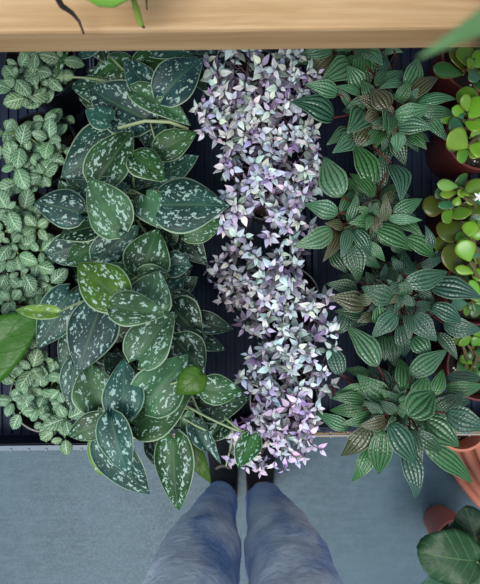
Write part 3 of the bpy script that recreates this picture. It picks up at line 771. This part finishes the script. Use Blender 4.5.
fc = P(458, 542, .13); fc.z = 0
e = empty('fiddle_leaf_plant', fc, 'dark broad-leaved plant in a small red-brown pot standing on the floor', 'plant')
pot(e, .064, .13, M['terra2'], rim=.006, taper=.72)
st = Buf()
for bx, by, tx, ty, w, z, col, roll in ((473, 556, 414, 546, 55, .34, (.012, .055, .018), .1), (476, 548, 462, 501, 40, .29, (.007, .03, .014), -.1), (470, 572, 414, 592, 52, .27, (.025, .08, .05), -.2), (478, 560, 470, 612, 52, .33, (.012, .05, .018), .1), (484, 552, 530, 560, 60, .33, (.012, .05, .018), 0)):
    B, T = P(bx + 3, by + 5, z), P(tx + 3, ty + 5, z - .015)
    leaf(e, B, T, w * (CAMZ - z) / F, 'round', M['lobe'], col, roll=roll, arch=.14, fold=.08, cup=.16, lobe=.14, wave=.06, nu=15, nv=18, th=.0009)
    st.tube([p - fc for p in stem_curve(Vector((fc.x + .008, fc.y, .113)), B, .03)], .003, 8)
st.build('stem', M['gstem'], e)

# ------------------------------------------------------------------ the person
def skinned(name, joints, edges, mat, parent=None, root=0, sub=2):
    me = bpy.data.meshes.new(name); me.from_pydata([j[:3] for j in joints], edges, [])
    me.materials.append(mat); o = link(name, me, parent)
    md = o.modifiers.new('skin', 'SKIN'); md.use_smooth_shade = True; md.branch_smoothing = .6
    for i, j in enumerate(joints):
        sv = me.skin_vertices[0].data[i]; sv.radius = (j[3], j[4] if len(j) > 4 else j[3]); sv.use_root = i == root
    s = o.modifiers.new('sub', 'SUBSURF'); s.levels = sub; s.render_levels = sub
    return o
def legs(k, ankle, low):
    J = [(0, -.635, .96, .145 * k, .10 * k), (0, -.632, 1.04 if k == 1 else 1.0, .135 * k, .095 * k)]; E = [(0, 1)]
    for s in (-1, 1):
        b0 = len(J)
        J += [(s * .098, -.622, .86, .098 * k), (s * .106, -.605, .72, .102 * k), (s * .103, -.590, .57, .101 * k), (s * .098, -.582, .46, .099 * k),
              (s * .089, -.585, .34, .086 * k), (s * .070, -.590, .20, .066 * k), (s * .056, -.584, low, ankle)]
        E += [(0, b0)] + [(b0 + i, b0 + i + 1) for i in range(6)]
    return J, E
J, E = legs(.62, .028, .10)
for s, bi in ((-1, 8), (1, 15)):
    n0 = len(J); J += [(s * .056, -.580, .050, .028), (s * .056, -.50, .030, .018), (s * .056, -.44, .024, .012)]; E += [(bi, n0), (n0, n0 + 1), (n0 + 1, n0 + 2)]
person = skinned('person', J, E, M['skin'])
tag(person, 'standing person in faded blue jeans and black shoes, toes under the shelf edge', 'person')
J, E = legs(1.0, .050, .075)
jeans = skinned('jeans', J, E, M['denim'], person, sub=3)
tx = bpy.data.textures.new('folds', 'CLOUDS'); tx.noise_scale = .085; tx.noise_depth = 2
dm = jeans.modifiers.new('folds', 'DISPLACE'); dm.texture = tx; dm.strength = .030; dm.mid_level = .5; dm.texture_coords = 'LOCAL'
for s in (-1, 1):
    V, Fc = [], []; n = 20
    secs = [(-.665, .018, .010, .045), (-.655, .032, .004, .075), (-.62, .038, .003, .085), (-.575, .040, .003, .082), (-.53, .042, .003, .066), (-.48, .046, .003, .052), (-.43, .049, .003, .042), (-.39, .044, .004, .034), (-.365, .028, .006, .024), (-.358, .010, .010, .018)]
    for (y, hw, zb, zt) in secs:
        for i in range(n):
            a = 2 * math.pi * i / n; ca, sa = math.cos(a), math.sin(a)
            V.append((s * .055 + (s * .004 if y > -.5 else 0) + hw * ca, y, (zb + zt) / 2 + (zt - zb) / 2 * math.copysign(abs(sa) ** .8, sa)))
    for j in range(len(secs) - 1):
        for i in range(n): q = (i + 1) % n; Fc.append((j * n + i, (j + 1) * n + i, (j + 1) * n + q, j * n + q))
    Fc += [tuple(range(n)), tuple(range((len(secs) - 1) * n, len(secs) * n))[::-1]]
    sh_ = link('shoe', mesh_from('shoe', V, Fc, [M['shoe']]), person)
    md = sh_.modifiers.new('sub', 'SUBSURF'); md.levels = 1; md.render_levels = 1
    b = Buf()
    for i in range(len(secs) - 1):
        (ya, wa, _, _), (yb, wb, _, _) = secs[i], secs[i + 1]
        x0 = s * .055
        k = len(b.v)
        for y, w in ((ya, wa + .003), (yb, wb + .003)):
            for x_ in (x0 - w, x0 + w):
                for z_ in (.0005, .014): b.v.append(Vector((x_, y, z_)))
        for q in ((0, 2, 3, 1), (4, 5, 7, 6), (0, 1, 5, 4), (2, 6, 7, 3), (0, 4, 6, 2), (1, 3, 7, 5)): b.f.append(tuple(k + i_ for i_ in q)); b.mi.append(0)
    b.build('sole', M['sole'], sh_, smooth=False)
    b = Buf(); b.tube([(s * .055 - .022, -.520, .066), (s * .055 - .008, -.512, .0675), (s * .055 + .008, -.512, .0675), (s * .055 + .022, -.520, .066)], [.003, .0042, .0042, .003], 8)
    tag(b.build('lining', M['sock'], sh_), 'pinkish beige lining edge')

# ------------------------------------------------------------------ light: soft overcast daylight from the open front
w = bpy.data.worlds.new('sky'); SC.world = w; w.use_nodes = True
nt = w.node_tree; bg = nt.nodes['Background']
tcn = nt.nodes.new('ShaderNodeTexCoord'); sp = nt.nodes.new('ShaderNodeSeparateXYZ'); mr = nt.nodes.new('ShaderNodeMapRange'); mx = nt.nodes.new('ShaderNodeMix'); mx.data_type = 'RGBA'
nt.links.new(tcn.outputs['Generated'], sp.inputs[0]); nt.links.new(sp.outputs[2], mr.inputs[0])
mr.interpolation_type = 'SMOOTHSTEP'
mr.inputs[1].default_value = .05; mr.inputs[2].default_value = 1.0
nt.links.new(mr.outputs[0], mx.inputs[0]); mx.inputs[6].default_value = (.16, .22, .29, 1); mx.inputs[7].default_value = (.95, 1.12, 1.25, 1)
nt.links.new(mx.outputs[2], bg.inputs[0]); bg.inputs[1].default_value = .60
sun = bpy.data.lights.new('daylight', 'SUN'); sun.energy = 1.9; sun.angle = math.radians(30); sun.color = (1.0, .97, .92)
so = bpy.data.objects.new('daylight', sun); C.objects.link(so)
so.rotation_euler = Vector((.20, .50, -1)).to_track_quat('-Z', 'Y').to_euler()

cam = bpy.data.cameras.new('camera'); co = bpy.data.objects.new('camera', cam); C.objects.link(co); SC.camera = co
co.location = (0, 0, CAMZ); co.rotation_euler = (0, 0, -TH)
cam.sensor_fit = 'VERTICAL'; cam.sensor_height = 36; cam.lens = F / 584 * 36
cam.clip_start = .01
cam.dof.use_dof = True; cam.dof.focus_distance = .60; cam.dof.aperture_fstop = 9.0
SC.view_settings.view_transform = 'Standard'; SC.view_settings.look = 'None'; SC.view_settings.gamma = 1
SC.view_settings.use_curve_mapping = False; SC.view_settings.exposure = 0.62
